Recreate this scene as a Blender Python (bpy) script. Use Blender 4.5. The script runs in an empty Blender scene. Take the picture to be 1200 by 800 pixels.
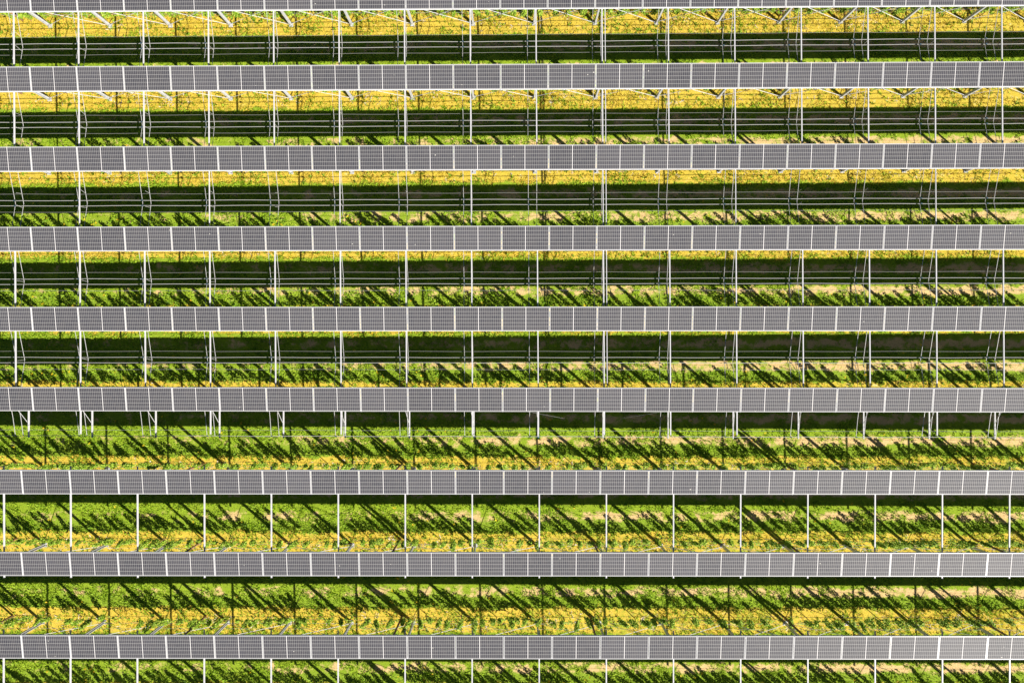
import bpy, math, random
import numpy as np
from mathutils import Vector, Matrix

random.seed(7)
rng = np.random.default_rng(11)
S = bpy.context.scene
COL = S.collection
R = math.radians

# ------------------------------------------------------------------ layout of the place
CAM_H = 33.1
GX, GY, TWIST = 0.0075, -0.015, 0.00027
def zg(x, y):                       # the field rises gently to the east and to the south
    return GX * x + GY * y + TWIST * np.clip(x, -40, 40) * np.clip(y, -25, 25)
ROW_Y = {1: 15.497, 2: 11.875, 3: 8.253, 4: 4.631, 5: 1.009, 6: -2.613,
         7: -6.21, 8: -9.833, 9: -13.535, 10: -17.18}
PLANE = {}                          # row -> (height over datum at x = 0, slope along x)
for k in ROW_Y:
    PLANE[k] = (2.45, 0.0129) if k <= 6 else ({7: 2.99, 8: 2.96}.get(k, 2.87), 0.0025)
def zp(k, x):
    a, b = PLANE[k]
    return a + b * x
def slope_angle(k):
    return -math.atan(PLANE[k][1])
def pitch(k):
    return 2.131 if k <= 6 else 2.137 * (CAM_H - PLANE[k][0]) / 30.23
TILT = R(6.9)
PW, PH = 2.108, 1.085               # module length, width
POST_STEP = 2.974
def step(k):
    return POST_STEP if k <= 6 else 2.986 * (CAM_H - PLANE[k][0]) / 30.23
def shear(k):
    return 0.022 * (k - 2) if k <= 6 else 0.0
def seam0(k):
    return -0.508 + shear(k) if k <= 6 else -0.364
def post_x(k, n):                   # n counts the post lines from west to east, 8 is the one near the middle
    base = 1.10 + shear(k) if k <= 6 else 1.212
    return base + (n - 8) * step(k)
POSTS = range(0, 18)
HALF = 24.0                         # ground half width that the photo shows, roughly

ORD = ("zeroth first second third fourth fifth sixth seventh eighth ninth tenth eleventh twelfth thirteenth "
       "fourteenth fifteenth sixteenth seventeenth eighteenth nineteenth twentieth twenty-first twenty-second "
       "twenty-third twenty-fourth twenty-fifth twenty-sixth twenty-seventh twenty-eighth twenty-ninth thirtieth "
       "thirty-first thirty-second").split()
GAP = {k: ORD[k] + ' gap' for k in range(1, 10)}
def row_words(k):
    return ORD[k] + ' row from the top' if k <= 9 else 'row just below the photo'

def px(x, z):                       # where a point would show along the picture's width (only used to count things for labels)
    return 600 + 800 * x / (CAM_H - z)
def counters():
    return {}
def place_words(x, z, count, key):
    """('in', ordinal) for what the frame shows, counted from the left, or ('out', side)"""
    p = px(x, z)
    if p < 0: return None, 'left'
    if p > 1200: return None, 'right'
    count[key] = count.get(key, 0) + 1
    return ORD[count[key]], None

# ------------------------------------------------------------------ helpers
class MB:
    def __init__(s):
        s.v = []; s.f = []
    def box(s, c, d, M=None):
        n = len(s.v)
        for sx in (-.5, .5):
            for sy in (-.5, .5):
                for sz in (-.5, .5):
                    p = Vector((c[0] + sx * d[0], c[1] + sy * d[1], c[2] + sz * d[2]))
                    s.v.append(tuple(M @ p if M else p))
        s.f += [tuple(n + i for i in q) for q in ((0, 1, 3, 2), (4, 6, 7, 5), (0, 4, 5, 1), (2, 3, 7, 6), (0, 2, 6, 4), (1, 5, 7, 3))]
        return s
    def frame_of(s, a, b):
        a = Vector(a); b = Vector(b); d = (b - a).normalized()
        up = Vector((0, 0, 1)) if abs(d.z) < .95 else Vector((0, 1, 0))
        u = d.cross(up).normalized(); w = u.cross(d).normalized()
        return a, b, u, w
    def tube(s, pts, r, sides=6, cap=True):
        """a round bar through the points; r a number or one per point"""
        pts = [Vector(p) for p in pts]
        rr = r if isinstance(r, (list, tuple)) else [r] * len(pts)
        rings = []
        for i, p in enumerate(pts):
            d = (pts[min(i + 1, len(pts) - 1)] - pts[max(i - 1, 0)]).normalized()
            up = Vector((0, 0, 1)) if abs(d.z) < .9 else Vector((0, 1, 0))
            u = d.cross(up).normalized(); w = u.cross(d).normalized()
            n = len(s.v)
            for k in range(sides):
                a = 2 * math.pi * k / sides
                s.v.append(tuple(p + u * math.cos(a) * rr[i] + w * math.sin(a) * rr[i]))
            rings.append(n)
        for a, b in zip(rings, rings[1:]):
            for k in range(sides):
                k2 = (k + 1) % sides
                s.f.append((a + k, a + k2, b + k2, b + k))
        if cap:
            s.f.append(tuple(rings[0] + k for k in reversed(range(sides))))
            s.f.append(tuple(rings[-1] + k for k in range(sides)))
        return s
    def bar(s, a, b, w, h):
        """a square bar from a to b, w wide and h deep"""
        a, b, u, t = s.frame_of(a, b)
        n = len(s.v)
        for p in (a, b):
            for i, j in ((-1, -1), (1, -1), (1, 1), (-1, 1)):
                s.v.append(tuple(p + u * i * w / 2 + t * j * h / 2))
        s.f += [(n + 3, n + 2, n + 1, n), (n + 4, n + 5, n + 6, n + 7)]
        for k in range(4):
            k2 = (k + 1) % 4
            s.f.append((n + k, n + k2, n + 4 + k2, n + 4 + k))
        return s
    def prism(s, poly, z0, z1):
        n = len(s.v); m = len(poly)
        for z in (z0, z1):
            s.v += [(x, y, z) for x, y in poly]
        for k in range(m):
            k2 = (k + 1) % m
            s.f.append((n + k, n + k2, n + m + k2, n + m + k))
        return s
    def quad(s, c, u, w):
        n = len(s.v); c = Vector(c)
        s.v += [tuple(c - u - w), tuple(c + u - w), tuple(c + u + w), tuple(c - u + w)]
        s.f.append((n, n + 1, n + 2, n + 3))
        return s
    def leaf(s, c, d, side, L, W):
        """a pointed leaf blade: base c, direction d, half width along side, folded a little"""
        n = len(s.v); c = Vector(c)
        s.v += [tuple(c), tuple(c + d * L * .5 + side * W), tuple(c + d * L), tuple(c + d * L * .5 - side * W)]
        s.f += [(n, n + 1, n + 2), (n, n + 2, n + 3)]
        return s
    def mesh(s, name, mat, smooth=False):
        me = bpy.data.meshes.new(name)
        me.from_pydata(s.v, [], s.f); me.update()
        if mat: me.materials.append(mat)
        if smooth:
            me.polygons.foreach_set('use_smooth', [True] * len(me.polygons))
        return me

def obj(name, me, parent=None, loc=None):
    o = bpy.data.objects.new(name, me); COL.objects.link(o)
    if parent: o.parent = parent
    if loc: o.location = loc
    return o
def tag(o, label, cat, group=None):
    o['label'] = label; o['category'] = cat
    if group: o['group'] = group
    n = len(label.split())
    assert 4 <= n <= 16, (n, label)
    return o
def empty(name, loc=(0, 0, 0), rot=(0, 0, 0)):
    o = bpy.data.objects.new(name, None); COL.objects.link(o)
    o.location = loc; o.rotation_euler = rot; o.empty_display_size = .2
    return o
def dup(o, parent=None):
    c = o.copy(); COL.objects.link(c)
    if parent: c.parent = parent
    for ch in o.children:
        dup(ch, c)
    return c

# ------------------------------------------------------------------ materials
def new_mat(name):
    m = bpy.data.materials.new(name); m.use_nodes = True
    nt = m.node_tree; b = nt.nodes['Principled BSDF']
    return m, nt, b
def N(nt, t, **kw):
    n = nt.nodes.new(t)
    for k, v in kw.items(): setattr(n, k, v)
    return n
def math_node(nt, op, a, b=None, c=None, clamp=False):
    n = N(nt, 'ShaderNodeMath', operation=op); n.use_clamp = clamp
    for i, v in enumerate((a, b, c)):
        if v is None: continue
        if isinstance(v, (int, float)): n.inputs[i].default_value = v
        else: nt.links.new(v, n.inputs[i])
    return n.outputs[0]
def mixc(nt, f, a, b, mode='MIX'):
    n = N(nt, 'ShaderNodeMix', data_type='RGBA', blend_type=mode)
    for sock, v in ((n.inputs[0], f), (n.inputs[6], a), (n.inputs[7], b)):
        if isinstance(v, (int, float)): sock.default_value = v
        elif isinstance(v, tuple): sock.default_value = (*v, 1) if len(v) == 3 else v
        else: nt.links.new(v, sock)
    return n.outputs[2]
def noise(nt, vec, scale, detail=3, rough=.55, dim='3D'):
    n = N(nt, 'ShaderNodeTexNoise'); n.inputs['Scale'].default_value = scale
    n.inputs['Detail'].default_value = detail; n.inputs['Roughness'].default_value = rough
    if vec is not None: nt.links.new(vec, n.inputs['Vector'])
    return n.outputs['Fac']
def ramp(nt, fac, stops, interp='LINEAR'):
    n = N(nt, 'ShaderNodeValToRGB'); cr = n.color_ramp; cr.interpolation = interp
    while len(cr.elements) < len(stops): cr.elements.new(.5)
    for e, (p, c) in zip(cr.elements, stops):
        e.position = p; e.color = (*c, 1) if len(c) == 3 else c
    nt.links.new(fac, n.inputs[0])
    return n.outputs[0]

def metal(name, c, rough=.45, spot=.12, spec=.5):
    m, nt, b = new_mat(name)
    tc = N(nt, 'ShaderNodeTexCoord'); geo = N(nt, 'ShaderNodeNewGeometry')
    f = noise(nt, geo.outputs['Position'], 9, 4, .7)
    col = mixc(nt, f, tuple(x * (1 - spot * 2) for x in c), tuple(min(1, x * (1 + spot)) for x in c))
    nt.links.new(col, b.inputs['Base Color'])
    b.inputs['Roughness'].default_value = rough
    b.inputs['Metallic'].default_value = 0.0
    b.inputs['Specular IOR Level'].default_value = spec
    return m
M_ALU = metal('anodised_aluminium', (.68, .68, .70), .35, .05)
M_GALV = metal('galvanised_steel', (.48, .49, .51), .42, .14)
M_WHITE = metal('bright_zinc_steel', (.58, .58, .60), .38, .12)
M_WIRE = metal('steel_wire', (.42, .42, .42), .4, .1)
M_THIN = metal('dull_wire', (.30, .30, .29), .5, .1)
M_CAP = metal('blue_end_cap', (.06, .25, .42), .45, .1)
M_CLIP = metal('dark_wire_clip', (.05, .09, .13), .45, .1)
M_HOSE = metal('black_hose', (.035, .035, .035), .5, .2)
M_BOX = metal('black_plastic', (.02, .02, .02), .5, .1)

def wood():
    m, nt, b = new_mat('weathered_wood')
    geo = N(nt, 'ShaderNodeNewGeometry'); mp = N(nt, 'ShaderNodeMapping')
    mp.inputs['Scale'].default_value = (30, 30, 2); nt.links.new(geo.outputs['Position'], mp.inputs[0])
    f = noise(nt, mp.outputs[0], 1, 4, .7)
    nt.links.new(ramp(nt, f, [(.3, (.16, .085, .035)), (.7, (.36, .21, .10))]), b.inputs['Base Color'])
    b.inputs['Roughness'].default_value = .85
    return m
M_WOOD = wood()

def solar():
    m, nt, b = new_mat('photovoltaic_glass')
    tc = N(nt, 'ShaderNodeTexCoord'); sep = N(nt, 'ShaderNodeSeparateXYZ')
    nt.links.new(tc.outputs['Object'], sep.inputs[0])
    ax = math_node(nt, 'ABSOLUTE', sep.outputs[0])
    u = math_node(nt, 'DIVIDE', math_node(nt, 'SUBTRACT', ax, .016), .0832)
    v = math_node(nt, 'DIVIDE', math_node(nt, 'ADD', sep.outputs[1], .5), .16667)
    def line(t, w):                 # 1 on the joint between two cells
        fr = math_node(nt, 'FRACT', math_node(nt, 'ADD', t, .5))
        d = math_node(nt, 'ABSOLUTE', math_node(nt, 'SUBTRACT', fr, .5))
        return math_node(nt, 'LESS_THAN', d, w)
    lu = line(u, .07); lv = line(v, .05)
    mid = math_node(nt, 'LESS_THAN', ax, .0085)
    oi = N(nt, 'ShaderNodeObjectInfo')
    geo = N(nt, 'ShaderNodeNewGeometry')
    n1 = noise(nt, geo.outputs['Position'], 1.3, 3, .6)
    n2 = noise(nt, geo.outputs['Position'], 45, 2, .7)
    cell = mixc(nt, n1, (.060, .058, .070), (.084, .083, .099))
    cell = mixc(nt, math_node(nt, 'MULTIPLY', oi.outputs['Random'], .9), cell, (.044, .044, .056))
    # every cell a little different from the next one
    wn = N(nt, 'ShaderNodeTexWhiteNoise', noise_dimensions='3D'); cmb = N(nt, 'ShaderNodeCombineXYZ')
    nt.links.new(math_node(nt, 'FLOOR', math_node(nt, 'DIVIDE', math_node(nt, 'SUBTRACT', sep.outputs[0], .016), .0832)), cmb.inputs[0])
    nt.links.new(math_node(nt, 'FLOOR', v), cmb.inputs[1]); nt.links.new(oi.outputs['Random'], cmb.inputs[2])
    nt.links.new(cmb.outputs[0], wn.inputs['Vector'])
    cell = mixc(nt, math_node(nt, 'MULTIPLY', wn.outputs['Value'], .35), cell, (.095, .088, .092))
    dust = math_node(nt, 'GREATER_THAN', n2, .70)
    col = mixc(nt, math_node(nt, 'MULTIPLY', lu, .75), cell, (.34, .34, .33))
    col = mixc(nt, math_node(nt, 'MULTIPLY', lv, .6), col, (.42, .42, .41))
    col = mixc(nt, mid, col, (.78, .76, .76))
    vo = N(nt, 'ShaderNodeTexVoronoi'); vo.inputs['Scale'].default_value = 1.7
    nt.links.new(geo.outputs['Position'], vo.inputs['Vector'])
    drop = math_node(nt, 'LESS_THAN', math_node(nt, 'ADD', vo.outputs['Distance'], math_node(nt, 'MULTIPLY', n1, .12)), .088)
    col = mixc(nt, math_node(nt, 'MULTIPLY', drop, .8), col, (.7, .68, .62))
    nt.links.new(col, b.inputs['Base Color'])
    b.inputs['Roughness'].default_value = .55
    b.inputs['Specular IOR Level'].default_value = .16
    return m
M_SOLAR = solar()

ROW_PERIOD = 3.6255
PHASE = ROW_Y[6]
def ground_mat():
    m, nt, b = new_mat('field_soil')
    geo = N(nt, 'ShaderNodeNewGeometry'); pos = geo.outputs['Position']
    sep = N(nt, 'ShaderNodeSeparateXYZ'); nt.links.new(pos, sep.inputs[0])
    wob = math_node(nt, 'MULTIPLY', math_node(nt, 'SUBTRACT', noise(nt, pos, 1.1, 5, .75), .5), .95)
    y = math_node(nt, 'ADD', sep.outputs[1], wob)
    t = math_node(nt, 'FRACT', math_node(nt, 'DIVIDE', math_node(nt, 'SUBTRACT', PHASE + ROW_PERIOD * 20, y), ROW_PERIOD))
    dry = (.63, .465, .06); grn = (.25, .36, .022); soil = (.68, .48, .22); weed = (.23, .34, .025)
    P = ROW_PERIOD
    def bands(tr):
        return ramp(nt, t, [(0, dry), (.48 / P, dry), (.62 / P, grn), (.86 / P, grn), (.98 / P, tr), (1.22 / P, tr), (1.36 / P, grn),
                            (1.94 / P, grn), (2.04 / P, tr), (2.34 / P, tr), (2.46 / P, weed), (2.92 / P, weed), (3.02 / P, dry), (1, dry)])
    base = bands(soil)
    thatch = noise(nt, pos, 3.5, 4, .7)
    dryc = ramp(nt, thatch, [(.30, (.50, .33, .10)), (.45, dry), (.58, dry), (.68, (.74, .58, .24))])
    isdry = ramp(nt, t, [(0, (1, 1, 1)), (.46 / P, (1, 1, 1)), (.6 / P, (0, 0, 0)), (2.94 / P, (0, 0, 0)), (3.04 / P, (1, 1, 1))])
    south = math_node(nt, 'LESS_THAN', sep.outputs[1], -3.0)
    green_in = ramp(nt, noise(nt, pos, 1.9, 5, .75), [(.46, (0, 0, 0)), (.58, (1, 1, 1))])
    green_in = math_node(nt, 'MULTIPLY', green_in, math_node(nt, 'ADD', .22, math_node(nt, 'MULTIPLY', south, .5)))
    dryc = mixc(nt, green_in, dryc, (.30, .38, .03))
    base = mixc(nt, isdry, base, dryc)
    patch = math_node(nt, 'SUBTRACT', noise(nt, pos, 1.6, 4, .7), math_node(nt, 'MULTIPLY', sep.outputs[0], .0038))
    base = mixc(nt, ramp(nt, patch, [(.44, (0, 0, 0)), (.56, (1, 1, 1))]), base, bands(grn))
    fine = noise(nt, pos, 24, 4, .75)
    base = mixc(nt, .8, base, ramp(nt, fine, [(.30, (.35, .33, .3)), (.5, (.95, .95, .95)), (.72, (1.0, 1.0, .98))]), 'MULTIPLY')
    grit = noise(nt, pos, 70, 2, .6)
    base = mixc(nt, ramp(nt, grit, [(.66, (0, 0, 0)), (.74, (.7, .7, .7))]), base, (.70, .55, .36))
    nt.links.new(base, b.inputs['Base Color'])
    b.inputs['Roughness'].default_value = .95
    b.inputs['Specular IOR Level'].default_value = .1
    bp = N(nt, 'ShaderNodeBump'); bp.inputs['Strength'].default_value = .7; bp.inputs['Distance'].default_value = .04
    nt.links.new(math_node(nt, 'ADD', noise(nt, pos, 14, 5, .7), math_node(nt, 'MULTIPLY', noise(nt, pos, 2.2, 3), 1.2)), bp.inputs['Height'])
    nt.links.new(bp.outputs[0], b.inputs['Normal'])
    return m

def leaf_mat(name, stops, rough=.6, transl=.25, patch=None, spec=.25):
    m, nt, b = new_mat(name)
    at = N(nt, 'ShaderNodeAttribute', attribute_name='tone')
    geo = N(nt, 'ShaderNodeNewGeometry')
    f = at.outputs['Fac']
    if patch:
        f = math_node(nt, 'ADD', math_node(nt, 'MULTIPLY', f, 1 - patch), math_node(nt, 'MULTIPLY', ramp(nt, noise(nt, geo.outputs['Position'], .8, 4, .65), [(.3, (0, 0, 0)), (.7, (1, 1, 1))]), patch))
    col = ramp(nt, f, stops)
    nt.links.new(col, b.inputs['Base Color'])
    b.inputs['Roughness'].default_value = rough; b.inputs['Specular IOR Level'].default_value = spec
    tr = N(nt, 'ShaderNodeBsdfTranslucent'); nt.links.new(col, tr.inputs[0])
    mx = N(nt, 'ShaderNodeMixShader'); mx.inputs[0].default_value = transl
    out = [n for n in nt.nodes if n.type == 'OUTPUT_MATERIAL'][0]
    nt.links.new(b.outputs[0], mx.inputs[1]); nt.links.new(tr.outputs[0], mx.inputs[2]); nt.links.new(mx.outputs[0], out.inputs[0])
    return m
M_GRASS = leaf_mat('green_grass', [(0, (.12, .25, .006)), (.45, (.25, .42, .010)), (1, (.52, .60, .055))], patch=.55)
M_DRY = leaf_mat('dry_yellow_grass', [(0, (.30, .30, .014)), (.4, (.57, .45, .026)), (.75, (.74, .54, .07)), (1, (.88, .73, .30))], patch=.45, transl=.15)
M_WEED = leaf_mat('leafy_weed', [(0, (.09, .20, .008)), (.55, (.19, .34, .015)), (1, (.42, .50, .07))], patch=.3)
M_CROP = leaf_mat('crop_leaf', [(0, (.10, .20, .01)), (.5, (.23, .38, .018)), (1, (.46, .56, .09))], transl=.2)
M_FLOWER = leaf_mat('yellow_petal', [(0, (.75, .50, .02)), (1, (.85, .65, .03))])
M_STRAW = leaf_mat('pale_straw', [(0, (.45, .36, .22)), (1, (.8, .76, .68))], transl=.05)

# ------------------------------------------------------------------ light, sky, camera
EL = R(35.0)
az = Vector((.762, -.648, 0)).normalized()
sunv = Vector((az.x * math.cos(EL), az.y * math.cos(EL), math.sin(EL)))
W = bpy.data.worlds.new('World'); S.world = W; W.use_nodes = True
nt = W.node_tree; bg = nt.nodes['Background']
sky = nt.nodes.new('ShaderNodeTexSky'); sky.sky_type = 'NISHITA'; sky.sun_disc = False
sky.sun_elevation = EL; sky.sun_rotation = math.atan2(az.x, az.y)
sky.air_density = .42; sky.dust_density = .1; sky.ozone_density = 4.0; sky.altitude = 500
nt.links.new(sky.outputs[0], bg.inputs[0]); bg.inputs[1].default_value = .05
ld = bpy.data.lights.new('sun', 'SUN'); ld.energy = 5.0; ld.angle = R(.53); ld.color = (1, .94, .84)
lo = bpy.data.objects.new('sun', ld); COL.objects.link(lo)
lo.rotation_euler = (-sunv).to_track_quat('-Z', 'Y').to_euler(); lo.location = sunv * 60

cd = bpy.data.cameras.new('camera'); cam = bpy.data.objects.new('camera', cd); COL.objects.link(cam)
cd.sensor_width = 36; cd.lens = 24; cd.clip_end = 2000
cam.location = (0, 0, CAM_H); cam.rotation_euler = (0, 0, 0)
S.camera = cam
S.view_settings.view_transform = 'Standard'; S.view_settings.look = 'None'
S.view_settings.exposure = 1.0; S.view_settings.gamma = 1

# ------------------------------------------------------------------ ground
g = MB()
xs = [-400, -120] + list(range(-40, 41, 1)) + [120, 400]
for y in xs:
    for x in xs: g.v.append((x, y, float(zg(x, y))))
n = len(xs)
for j in range(n - 1):
    for i in range(n - 1):
        a = j * n + i; g.f.append((a, a + 1, a + n + 1, a + n))
go = obj('ground', g.mesh('ground', ground_mat()))
go['kind'] = 'structure'

# ------------------------------------------------------------------ grass, dry grass, weeds (nobody could count them)
def lattice_noise(x, y, cell, seed):
    r = np.random.default_rng(seed); n = 256
    tab = r.random((n, n))
    u = x / cell + 1000.3; v = y / cell + 1000.7
    i = np.floor(u).astype(int); j = np.floor(v).astype(int)
    a = u - i; b = v - j
    a = a * a * (3 - 2 * a); b = b * b * (3 - 2 * b)
    i0, i1, j0, j1 = i % n, (i + 1) % n, j % n, (j + 1) % n
    return (tab[i0, j0] * (1 - a) + tab[i1, j0] * a) * (1 - b) + (tab[i0, j1] * (1 - a) + tab[i1, j1] * a) * b
def fbm(x, y, cell, seed):
    return (lattice_noise(x, y, cell, seed) * .55 + lattice_noise(x, y, cell / 2.1, seed + 1) * .3 + lattice_noise(x, y, cell / 4.3, seed + 2) * .15)

def blades(name, X, Y, k, height, spread, width, mat, hvar=.5, flat=0.):
    """k pointed blades out of each of the points, as one mesh with a tone per blade"""
    n = len(X)
    X = np.repeat(X, k); Y = np.repeat(Y, k); T = np.repeat(rng.random(n), k)
    m = n * k
    H = np.repeat(height if hasattr(height, '__len__') else np.full(n, height), k) * (1 - hvar + 2 * hvar * rng.random(m))
    ph = rng.random(m) * 2 * np.pi
    L = H * spread * (.5 + rng.random(m))
    w = width * (.6 + .8 * rng.random(m))
    X = X + (rng.random(m) - .5) * .05; Y = Y + (rng.random(m) - .5) * .05
    Z = zg(X, Y) - .004
    cx, sx = np.cos(ph), np.sin(ph)
    V = np.empty((m, 4, 3), np.float32)
    V[:, 0] = np.stack([X, Y, Z + flat * H], 1)
    V[:, 1] = np.stack([X + cx * L * .5 - sx * w, Y + sx * L * .5 + cx * w, Z + H * .7], 1)
    V[:, 2] = np.stack([X + cx * L, Y + sx * L, Z + H * (.75 + .35 * rng.random(m))], 1)
    V[:, 3] = np.stack([X + cx * L * .5 + sx * w, Y + sx * L * .5 - cx * w, Z + H * .7], 1)
    me = bpy.data.meshes.new(name)
    me.vertices.add(m * 4); me.vertices.foreach_set('co', V.ravel())
    me.loops.add(m * 4); me.loops.foreach_set('vertex_index', np.arange(m * 4, dtype=np.int32))
    me.polygons.add(m); me.polygons.foreach_set('loop_start', np.arange(0, m * 4, 4, dtype=np.int32))
    me.update(calc_edges=True)
    at = me.attributes.new('tone', 'FLOAT', 'POINT')
    tone = np.clip(T * .6 + rng.random(m) * .5 - .05, 0, 1)
    at.data.foreach_set('value', np.repeat(tone, 4).astype(np.float32))
    me.materials.append(mat)
    return me

AX, AY0, AY1 = 26.5, -19.0, 18.0
def scatter(density):
    n = int(2 * AX * (AY1 - AY0) * density)
    return rng.uniform(-AX, AX, n), rng.uniform(AY0, AY1, n)
def tpos(x, y):                     # metres south of the crop line, 0 .. ROW_PERIOD
    yy = y + (fbm(x, y, 1.3, 5) - .5) * .7 + (fbm(x, y, .35, 15) - .5) * .35
    return (PHASE - yy) % ROW_PERIOD
def hat(t, a, b, s=.12):
    return np.clip((t - a) / s + .5, 0, 1) * np.clip((b - t) / s + .5, 0, 1)

x, y = scatter(95)
t = tpos(x, y); bare = fbm(x, y, 1.1, 21); big = fbm(x, y, 6, 41)
east = .10 * x / 24
p_yel = hat(t, -.3, np.where(y > -3, .55, .45)) + hat(t, 2.98, 4.2)
p_tr = hat(t, .92, 1.30) + hat(t, 2.0, 2.38)
p_weed = hat(t, 2.38, 2.98)
p_gr = np.clip(1 - p_yel * np.clip(np.where(y > -3, 1.3, 1.1) - 1.15 * fbm(x, y, .7, 33), .4, 1), 0, 1)
keep_gr = p_gr * np.where(p_tr > .4, np.clip((.54 - bare - east * 1.6) * 9, .04, 1), np.clip((.74 - bare - east * .3) * 6, .08, 1))
u = rng.random(len(x))
sel = u < keep_gr
hh = .04 + .045 * fbm(x[sel], y[sel], .8, 61)
go = obj('grass', blades('grass', x[sel], y[sel], 5, hh, 1.05, .014, M_GRASS)); go['kind'] = 'stuff'
x2, y2 = scatter(110)
t = tpos(x2, y2); p = hat(t, -.3, np.where(y2 > -3, .62, .45)) + hat(t, 2.98, 4.2)
n1 = fbm(x2, y2, .9, 71)
sel = rng.random(len(x2)) < p * np.clip((np.where(y2 > -3, .68, .54) - n1) * 5, .06, 1)
go = obj('dry_grass', blades('dry_grass', x2[sel], y2[sel], 5, .045, 1.1, .010, M_DRY)); go['kind'] = 'stuff'
# green shoots that come up through the yellow strip
x3, y3 = scatter(12)
t = tpos(x3, y3); p = hat(t, .05, .55) * np.where(y3 > -3, .25, .8) + hat(t, 2.9, 3.7) * .25
sel = rng.random(len(x3)) < p * np.clip((fbm(x3, y3, 1.0, 81) - .38) * 5, 0, 1)
xa, ya = x3[sel], y3[sel]
x4, y4 = scatter(11)
t = tpos(x4, y4); p = hat(t, 2.36, 3.0, .2) * np.where(y4 < -6.2, .35, 1.0)
sel = rng.random(len(x4)) < p * np.clip((fbm(x4, y4, 1.0, 91) - .22) * 4, .08, 1)
xw, yw = np.concatenate([xa, x4[sel]]), np.concatenate([ya, y4[sel]])
hw = .05 + .08 * fbm(xw, yw, 1.2, 95)
go = obj('leafy_weeds', blades('leafy_weeds', xw, yw, 7, hw, .95, .024, M_WEED)); go['kind'] = 'stuff'
x5, y5 = scatter(1.6)
t = tpos(x5, y5); p = hat(t, 2.3, 3.05) + .35 * hat(t, 1.0, 1.9) + .3 * hat(t, -.3, .5)
sel = rng.random(len(x5)) < p * np.clip((fbm(x5, y5, 2.5, 101) - .4) * 6, .03, 1)
go = obj('wildflowers', blades('wildflowers', x5[sel], y5[sel], 6, .15, .35, .020, M_FLOWER, .15, .7)); go['kind'] = 'stuff'
x6, y6 = scatter(9)
t = tpos(x6, y6); p = hat(t, -.3, .3) + hat(t, 3.25, 4.2)
sel = rng.random(len(x6)) < p * np.clip((fbm(x6, y6, 1.5, 111) - .42) * 6, 0, 1)
go = obj('straw_litter', blades('straw_litter', x6[sel], y6[sel], 4, .035, 3.2, .012, M_STRAW, .4)); go['kind'] = 'stuff'

# ------------------------------------------------------------------ solar panels
def frame_mesh():
    m = MB(); w = .019; d = .035
    for s in (-1, 1):
        m.box((0, s * (PH / 2 - w / 2), -d / 2), (PW, w, d))
        m.box((s * (PW / 2 - w / 2), 0, -d / 2), (w, PH - 2 * w - .002, d))
    return m.mesh('panel_frame', M_ALU)
def glass_mesh():
    m = MB(); m.box((0, 0, -.008), (PW - .040, PH - .040, .008)); return m.mesh('panel_glass', M_SOLAR)
def jbox_mesh():
    m = MB(); m.box((0, .30, -.024), (.10, .07, .022)); m.tube([(.05, .30, -.024), (.30, .31, -.026), (.5, .33, -.026)], .004, 5); return m.mesh('junction_box', M_BOX)
fm, gm, jm = frame_mesh(), glass_mesh(), jbox_mesh()
proto = None
for k in ROW_Y:
    cnt = {}
    for i in range(-12, 14):
        xc = seam0(k) + (i + .5) * pitch(k)
        loc = (xc, ROW_Y[k], zp(k, xc) + random.uniform(-.002, .002))
        rot = (TILT + random.uniform(-.002, .002), slope_angle(k), 0)
        if proto is None:
            proto = empty('solar_panel', loc, rot)
            obj('frame', fm, proto); obj('glass', gm, proto); obj('junction_box', jm, proto)
            o = proto
        else:
            o = dup(proto); o.location = loc; o.rotation_euler = rot
        a, b = px(xc - pitch(k) / 2 + .06, loc[2]), px(xc + pitch(k) / 2 - .06, loc[2])
        if b < 0: lab = f'grey solar panel just beyond the left edge of the photo, {row_words(k)}'
        elif a > 1200: lab = f'grey solar panel {"just" if a < 1256 else ("well" if a < 1312 else "far")} beyond the right edge of the photo, {row_words(k)}'
        elif k == 10:
            cnt[k] = cnt.get(k, 0) + 1
            lab = f'grey solar panel, {ORD[cnt[k]]} from the left, in the {row_words(k)}'
        else:
            cnt[k] = cnt.get(k, 0) + 1
            lab = f'grey solar panel, {ORD[cnt[k]]} from the left, in the {row_words(k)}'
        tag(o, lab, 'solar panel', 'solar panels in long rows')

# rails that the panels of a row are clamped to
for k in ROW_Y:
    for s, w in ((1, 'upper'), (-1, 'lower')):
        root = empty('mounting_rail', (0, ROW_Y[k], zp(k, 0)), (TILT, slope_angle(k), 0))
        m = MB(); m.box((2.1, s * .510, -.058), (55.4, .082, .042)); obj('channel', m.mesh('rail_channel', M_ALU), root)
        m = MB()
        for i in range(-12, 15):
            m.box((seam0(k) + i * pitch(k), s * .558, -.050), (.05, .008, .05))
        c = obj('clamp_strip', m.mesh('rail_clamps', M_GALV), root)
        tag(root, f'long pale metal rail along the {w} edge of the panels, {row_words(k)}', 'rail', 'rails under the panel rows')

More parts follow.
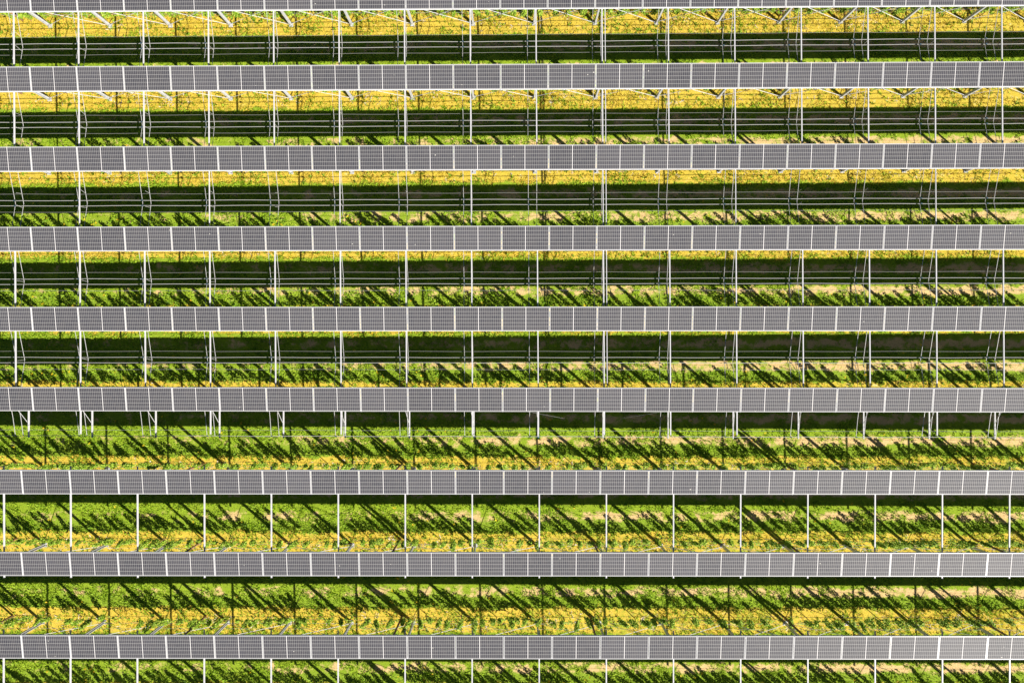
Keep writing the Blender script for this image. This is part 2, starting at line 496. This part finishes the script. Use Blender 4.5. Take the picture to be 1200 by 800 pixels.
# ------------------------------------------------------------------ posts
POST_TOP = .25
pp = [(-.04, -.06), (.04, -.06), (.04, -.042), (-.022, -.042), (-.022, .042), (.04, .042), (.04, .06), (-.04, .06)]
def post_mesh(h):
    m = MB(); m.prism(pp, -.25, h)
    m.box((-.03, 0, h + .004), (.018, .12, .008))
    return m.mesh('post_shaft', M_GALV)
bpm = MB().box((0, 0, .012), (.2, .2, .02))
for sx in (-.075, .075):
    for sy in (-.08, .08): bpm.tube([(sx, sy, .02), (sx, sy, .05)], .014, 6)
bpm = bpm.mesh('post_base', M_GALV)
hpm = MB().box((0, 0, 0), (.16, .30, .02)).box((.07, 0, -.06), (.012, .2, .1)).mesh('post_head', M_WHITE)
for k in ROW_Y:
    cnt = {}
    for n in POSTS:
        x = post_x(k, n); z0 = zg(x, ROW_Y[k]); h = zp(k, x) - POST_TOP - .022 - z0
        root = empty('steel_post', (x, ROW_Y[k], z0))
        obj('shaft', post_mesh(h), root); obj('base_plate', bpm, root); obj('head_plate', hpm, root, (0, 0, h + .012))
        o, side = place_words(x, z0, cnt, k)
        lab = (f'galvanised steel post, {o} from the left, carrying the {row_words(k)}' if o else f'galvanised steel post past the {side} edge of the photo, {row_words(k)}')
        tag(root, lab, 'post', 'posts under the panel rows')

# ------------------------------------------------------------------ rafters across the gaps
def rafter(x0, y0, z0, x1, y1, z1, w, d, lab, mat=M_WHITE, name='cross_rafter'):
    root = empty(name, (x0, y0, z0))
    v = Vector((x1 - x0, y1 - y0, z1 - z0))
    m = MB(); m.bar((0, 0, 0), v, w, d); obj('tube', m.mesh('rafter_tube', mat), root)
    u = v.normalized()
    for a, b in ((Vector((0, 0, 0)), -u), (v, u)):
        mm = MB(); mm.bar(a + b * .001, a + b * .012, w + .012, d + .012); obj('end_plate', mm.mesh('rafter_end', M_GALV), root)
    return tag(root, lab, 'rafter', 'steel rafters across the gaps')
RZ = .17
SLIM = (1, 3, 5, 7, 9, 11, 14)
for k in (1, 2, 3, 4, 5):
    cnt = {}
    for n in POSTS:
        if k == 3 and n - 0 not in SLIM: continue
        xa, xb = post_x(k, n), post_x(k + 1, n)
        za, zb = zp(k, xa) - RZ, zp(k + 1, xb) - RZ
        w = .034 if k == 3 else .047
        what = 'slim white steel rafter' if k == 3 else 'white steel rafter'
        o, side = place_words(xa, za, cnt, k)
        lab = (f'{what}, {o} from the left, crossing the {GAP[k]} between panel rows' if o else f'{what} past the {side} edge of the photo, {GAP[k]}')
        rafter(xa, ROW_Y[k] - .02, za, xb, ROW_Y[k + 1] + .02, zb, w, .05, lab)
    # the second rafter at the joint between two lengths of panel
    xa, xb = post_x(k, 9) + .135, post_x(k + 1, 9) + .135
    rafter(xa, ROW_Y[k] - .02, zp(k, xa) - RZ, xb, ROW_Y[k + 1] + .02, zp(k + 1, xb) - RZ, .03, .05,
           f'narrow second white rafter close beside a wider one in the {GAP[k]}')
for ka, kb in ((7, 8), (9, 10)):
    cnt = {}
    for n in POSTS:
        x = post_x(ka, n)
        za, zb = zp(ka, x) - RZ, zp(kb, x) - RZ
        o, side = place_words(x, za, cnt, ka)
        lab = (f'long white rafter, {o} from the left, running under two panel rows across the {GAP[ka]}' if o else f'long white rafter past the {side} edge of the photo, {GAP[ka]}')
        rafter(x, ROW_Y[ka] + .66, za, x, ROW_Y[kb] - .64, zb, .054, .05, lab)
# short upper stubs over the sixth gap
cnt = {}
for n in SLIM + (8, 10):
    x = post_x(6, n); z = zp(6, x) - RZ
    o, side = place_words(x, z, cnt, 6)
    rafter(x, -2.613 - .02, z, x, -4.20, z, .052, .05,
           f'short white stub rafter, {sorted(SLIM + (8, 10)).index(n) + 1 and ORD[sorted(SLIM + (8, 10)).index(n) + 1]} from the left, ending over the sixth gap', name='stub_rafter')

# ------------------------------------------------------------------ sagging cables and the long wires
def sag_cable(pts, r, lab, hangers=(), links=()):
    root = empty('sagging_cable', pts[0])
    P0 = Vector(pts[0])
    m = MB(); m.tube([Vector(p) - P0 for p in pts], r, 6); obj('rod', m.mesh('cable_rod', M_WIRE), root)
    for a, b in hangers:
        m = MB(); m.tube([Vector(a) - P0, Vector(b) - P0], .007, 5); obj('hanger', m.mesh('cable_hanger', M_WIRE), root)
    return tag(root, lab, 'cable', 'cables sagging across the gaps')
def along(pts, f):
    a, b, c = [Vector(p) for p in pts]
    return a.lerp(b, f * 2) if f < .5 else b.lerp(c, f * 2 - 1)
for k in (1, 2, 3, 4, 5):
    cnt = {}
    for n in POSTS:
        for dx, word in ((-.385, 'just left of'), (.0, 'under')):
            xa, xb = post_x(k, n) + dx, post_x(k + 1, n) + dx
            ya, yb = ROW_Y[k] - .05, ROW_Y[k + 1] + .05
            pts = [(xa, ya, zp(k, xa) - .26), ((xa + xb) / 2, (ya + yb) / 2 - .05, zp(k, xa) - .74), (xb, yb, zp(k + 1, xb) - .37)]
            if dx == 0: o, side = place_words(xa, zp(k, xa), cnt, k)
            else:
                p_ = px(post_x(k, n), zp(k, xa)); o = ORD[cnt.get(k, 0) + 1] if 0 <= p_ <= 1200 else None; side = 'left' if p_ < 0 else 'right'
            hang = []
            if dx == 0:
                for f in (.38, .56) if k in (1, 2, 3) else (.5,):
                    q = along(pts, f); hang.append((q, (q.x, q.y + random.uniform(-.1, .1), zp(k, q.x) - .25)))
            lab = (f'thin sagging cable {word} the {o} post line from the left, {GAP[k]}' if o else f'thin sagging cable {word} a post line past the {side} edge, {GAP[k]}')
            sag_cable(pts, .0115 if dx == 0 else .0105, lab, hang)

def long_wire(pts, r, lab, mat=M_WIRE, name='long_wire', cat='wire', group='wires along the gaps', clips=None):
    P0 = Vector(pts[0]); root = empty(name, P0)
    m = MB(); m.tube([Vector(p) - P0 for p in pts], r, 6); st = obj('strand', m.mesh('wire_strand', mat), root)
    if clips:
        for c in clips:
            m = MB(); m.box(Vector(c) - P0, (.07, .046, .046)); obj('clip', m.mesh('wire_clip', M_CLIP), st)
    return tag(root, lab, cat, group)
WX = [-26 + 52 * i / 70 for i in range(71)]
for k in (1, 2, 3, 4, 5, 6):
    yc = ROW_Y[k] - 1.811 - .05
    for dy, dz, r, word in ((.12, .66, .0115, 'upper bright'), (-.125, .66, .0115, 'lower bright'), (.40, .58, .0055, 'upper thin'), (-.43, .58, .0055, 'lower thin')):
        if k == 6 and dy < 0: continue
        if k == 1 and word == 'upper thin': r = .005
        x0 = random.uniform(0, 3)
        pts = [(x, yc + dy + .008 * math.sin(x * 1.1 + x0 * 9), zp(k, x) - dz - .02 * abs(math.sin((x + x0) * math.pi / POST_STEP))) for x in WX]
        clips = [(post_x(k, n) - .36 + (.0 if dy > 0 else .02), yc + dy, zp(k, post_x(k, n)) - dz + .012) for n in POSTS] if r > .011 else None
        long_wire(pts, r, f'{word} wire of those strung along the {GAP[k]} between panel rows', M_WIRE if r > .011 else M_THIN, clips=clips)

# arms that hold the last wire, over the sixth gap
cnt = {}
for n in POSTS:
    x = post_x(6, n) + (.14 if n < 5 else .03); z = zp(6, x) - .80
    o, side = place_words(x, z, cnt, 6)
    root = empty('bracket_arm', (x, -2.613, z))
    m = MB(); m.bar((0, -.05, 0), (0, -1.74, 0), .052, .06); obj('tube', m.mesh('arm_tube', M_WHITE), root)
    m = MB(); m.bar((0, -1.741, 0), (0, -1.84, 0), .056, .064); obj('end_cap', m.mesh('arm_cap', M_CAP if n < 9 else M_GALV), root)
    m = MB(); m.tube([(-.1, -.5, .58), (-.03, -1.12, .06)], .013, 6); obj('strut', m.mesh('arm_strut', M_WIRE), root)
    lab = (f'white bracket arm, {o} from the left, reaching out from the sixth panel row' if o else f'white bracket arm past the {side} edge, sixth panel row')
    tag(root, lab, 'bracket', 'bracket arms of the sixth row')
    for dx in (-.385, -.02):
        xx = post_x(6, n) + dx
        pts = [(xx, -2.66, zp(6, xx) - .3), (xx, -3.5, zp(6, xx) - .5), (xx, -4.36, zp(6, xx) - .66)]
        w = 'beside' if dx < -.1 else 'close along'
        lab = (f'thin short cable {w} the {o} bracket arm from the left, sixth gap' if o else f'thin short cable {w} a bracket arm past the {side} edge')
        sag_cable(pts, .012, lab)
for s, w in ((-1, 'left'), (1, 'right')):
    xc = post_x(6, 9) - .35
    a = (xc + s * 3.35, -3.15, zp(6, xc) - .55); b = (xc + s * 1.35, -3.62, zp(6, xc) - 1.5); 
    root = empty('guy_cable', a); m = MB()
    m.tube([(0, 0, 0), Vector(b) - Vector(a)], .004, 5); obj('strand', m.mesh('guy_strand', M_THIN), root)
    tag(root, f'loose slanting cable over the sixth gap, {w} one of two', 'cable')

# ------------------------------------------------------------------ cross braces between the posts of some rows
for k in (1, 2, 8, 9, 10):
    cnt = {}
    for n in list(POSTS)[:-1]:
        xa, xb = post_x(k, n) + .07, post_x(k, n + 1) - .07
        y = ROW_Y[k]
        za, zb = zg(xa, y) + .12, zg(xb, y) + .12
        ta, tb = zp(k, xa) - .75, zp(k, xb) - .75
        root = empty('cross_brace', ((xa + xb) / 2, y, (za + zb) / 2))
        c = root.location
        for s, (p, q) in ((1, ((xa, y + .02, za), (xb, y + .02, tb))), (-1, ((xa, y - .02, ta), (xb, y - .02, zb)))):
            m = MB(); m.tube([Vector(p) - c, Vector(q) - c], .0115, 5); obj('rod', m.mesh('brace_rod', M_WHITE), root)
        o, side = place_words((xa + xb) / 2, za, cnt, k)
        lab = (f'crossed white brace rods in the {o} bay from the left, {row_words(k)}' if o else f'crossed white brace rods past the {side} edge, {row_words(k)}')
        tag(root, lab, 'brace', 'cross braces between posts')

# ------------------------------------------------------------------ crop rows: poles, wires, hoses, plants
CROP_DY = .30
for k in ROW_Y:
    y = ROW_Y[k] + CROP_DY
    cnt = {}
    for x in (-24.05, -14.85, -5.36, 3.80, 13.0, 22.3):
        x += random.uniform(-.08, .08)
        root = empty('wooden_pole', (x, y, zg(x, y)))
        lean = random.uniform(-.05, .05)
        m = MB(); m.tube([(0, 0, -.3), (lean * .4, 0, .8), (lean, .02, 2.2)], [.055, .052, .045], 10); obj('shaft', m.mesh('pole_shaft', M_WOOD, True), root)
        m = MB()
        for z in (.72, 1.35, 1.95): m.tube([(lean * z / 2.2 - .06, -.062, z), (lean * z / 2.2 + .06, -.062, z)], .008, 5)
        obj('staple', m.mesh('pole_staple', M_WIRE), root)
        o, side = place_words(x, zg(x, y), cnt, k)
        lab = (f'brown wooden crop pole, {o} from the left, under the {row_words(k)}' if o else f'brown wooden crop pole past the {side} edge, {row_words(k)}')
        tag(root, lab, 'pole', 'wooden poles of the crop rows')
    for z, word in ((.70, 'low'), (1.32, 'high')):
        pts = [(x, y - .06, zg(x, y) + z - .02 * abs(math.sin(x * math.pi / 9.2))) for x in WX]
        long_wire(pts, .004, f'{word} crop wire on wooden poles under the {row_words(k)}', M_WIRE, 'crop_wire', 'wire', 'wires of the crop rows')
    pts = [(x, y + .12 + .02 * math.sin(x * .9 + k), zg(x, y) + .33 + .03 * math.sin(x * 2.1 + k)) for x in WX]
    long_wire(pts, .0085, f'dark irrigation hose strung along the crop under the {row_words(k)}', M_HOSE, 'irrigation_hose', 'hose', 'hoses of the crop rows')

def plant_mesh(seed):
    r = random.Random(seed)
    tr = MB(); lf = MB(); tones = []
    top = r.uniform(.42, .55)
    tr.tube([(0, 0, -.05), (r.uniform(-.03, .03), r.uniform(-.02, .02), top * .6), (0, 0, top)], [.022, .018, .016], 6)
    tr.tube([(-.72, r.uniform(-.03, .03), top + .06), (-.3, 0, top + .02), (0, 0, top), (.35, 0, top + .03), (.72, r.uniform(-.03, .03), top + .05)], .012, 5)
    nsh = r.choice((3, 4, 4))
    for i in range(nsh):
        x = -.66 + 1.32 * i / (nsh - 1) + r.uniform(-.07, .07)
        if r.random() < .18: continue
        h = r.uniform(.42, .92); dx = r.uniform(-.26, .22); dy = r.uniform(-.16, .12)
        tr.tube([(x, 0, top + .03), (x + dx * .5, dy * .4, top + h * .5), (x + dx, dy, top + h)], [.009, .007, .004], 5)
        nl = int(270 * h)
        wmax = r.choice((.035, .05, .06, .085))
        for j in range(nl):
            f = j / nl
            rad = wmax * (.35 + .9 * math.sin(math.pi * min(1, .15 + f * .9)) ** .8)
            ph = r.random() * 6.283
            rr_ = rad * math.sqrt(r.random())
            c = Vector((x + dx * f + math.cos(ph) * rr_, dy * f + math.sin(ph) * rr_, top + h * f + r.uniform(-.06, .06)))
            d = Vector((math.cos(ph), math.sin(ph), r.uniform(-.6, .35))).normalized()
            sd = d.cross(Vector((0, 0, 1))).normalized()
            sd = (sd + Vector((0, 0, r.uniform(-1.3, 1.3)))).normalized()
            lf.leaf(c, d, sd, r.uniform(.06, .11), r.uniform(.022, .036))
            tones += [r.random()] * 4
    # leaves along the lower arm
    for j in range(40):
        x = r.uniform(-.75, .75); ph = r.random() * 6.283
        c = Vector((x, r.uniform(-.06, .06), top + r.uniform(-.10, .12)))
        d = Vector((math.cos(ph), math.sin(ph), r.uniform(-.7, .3))).normalized()
        lf.leaf(c, d, d.cross(Vector((0, 0, 1))).normalized(), r.uniform(.07, .12), r.uniform(.025, .04))
        tones += [r.random()] * 4
    a = tr.mesh('plant_stem', M_WOOD); b = lf.mesh('plant_foliage', M_CROP)
    at = b.attributes.new('tone', 'FLOAT', 'POINT'); at.data.foreach_set('value', tones)
    return a, b
KINDS = [plant_mesh(100 + i) for i in range(16)]
PSTEP = 1.655
for k in ROW_Y:
    y = ROW_Y[k] + CROP_DY
    cnt = {}
    for i in range(30):
        x = -24.0 + i * PSTEP + random.uniform(-.12, .12) + .3 * (k % 3)
        root = empty('crop_plant', (x, y + random.uniform(-.05, .05), zg(x, y)), (0, 0, random.choice((0, math.pi)) + random.uniform(-.06, .06)))
        s = random.uniform(.78, 1.15); root.scale = (random.uniform(.95, 1.05), 1, s)
        a, b = random.choice(KINDS)
        obj('stem', a, root); obj('foliage', b, root)
        o, side = place_words(x, zg(x, y) + .8, cnt, k)
        lab = (f'young leafy crop plant, {o} from the left, under the {row_words(k)}' if o else f'young leafy crop plant past the {side} edge, {row_words(k)}')
        tag(root, lab, 'plant', 'crop plants under the panels')
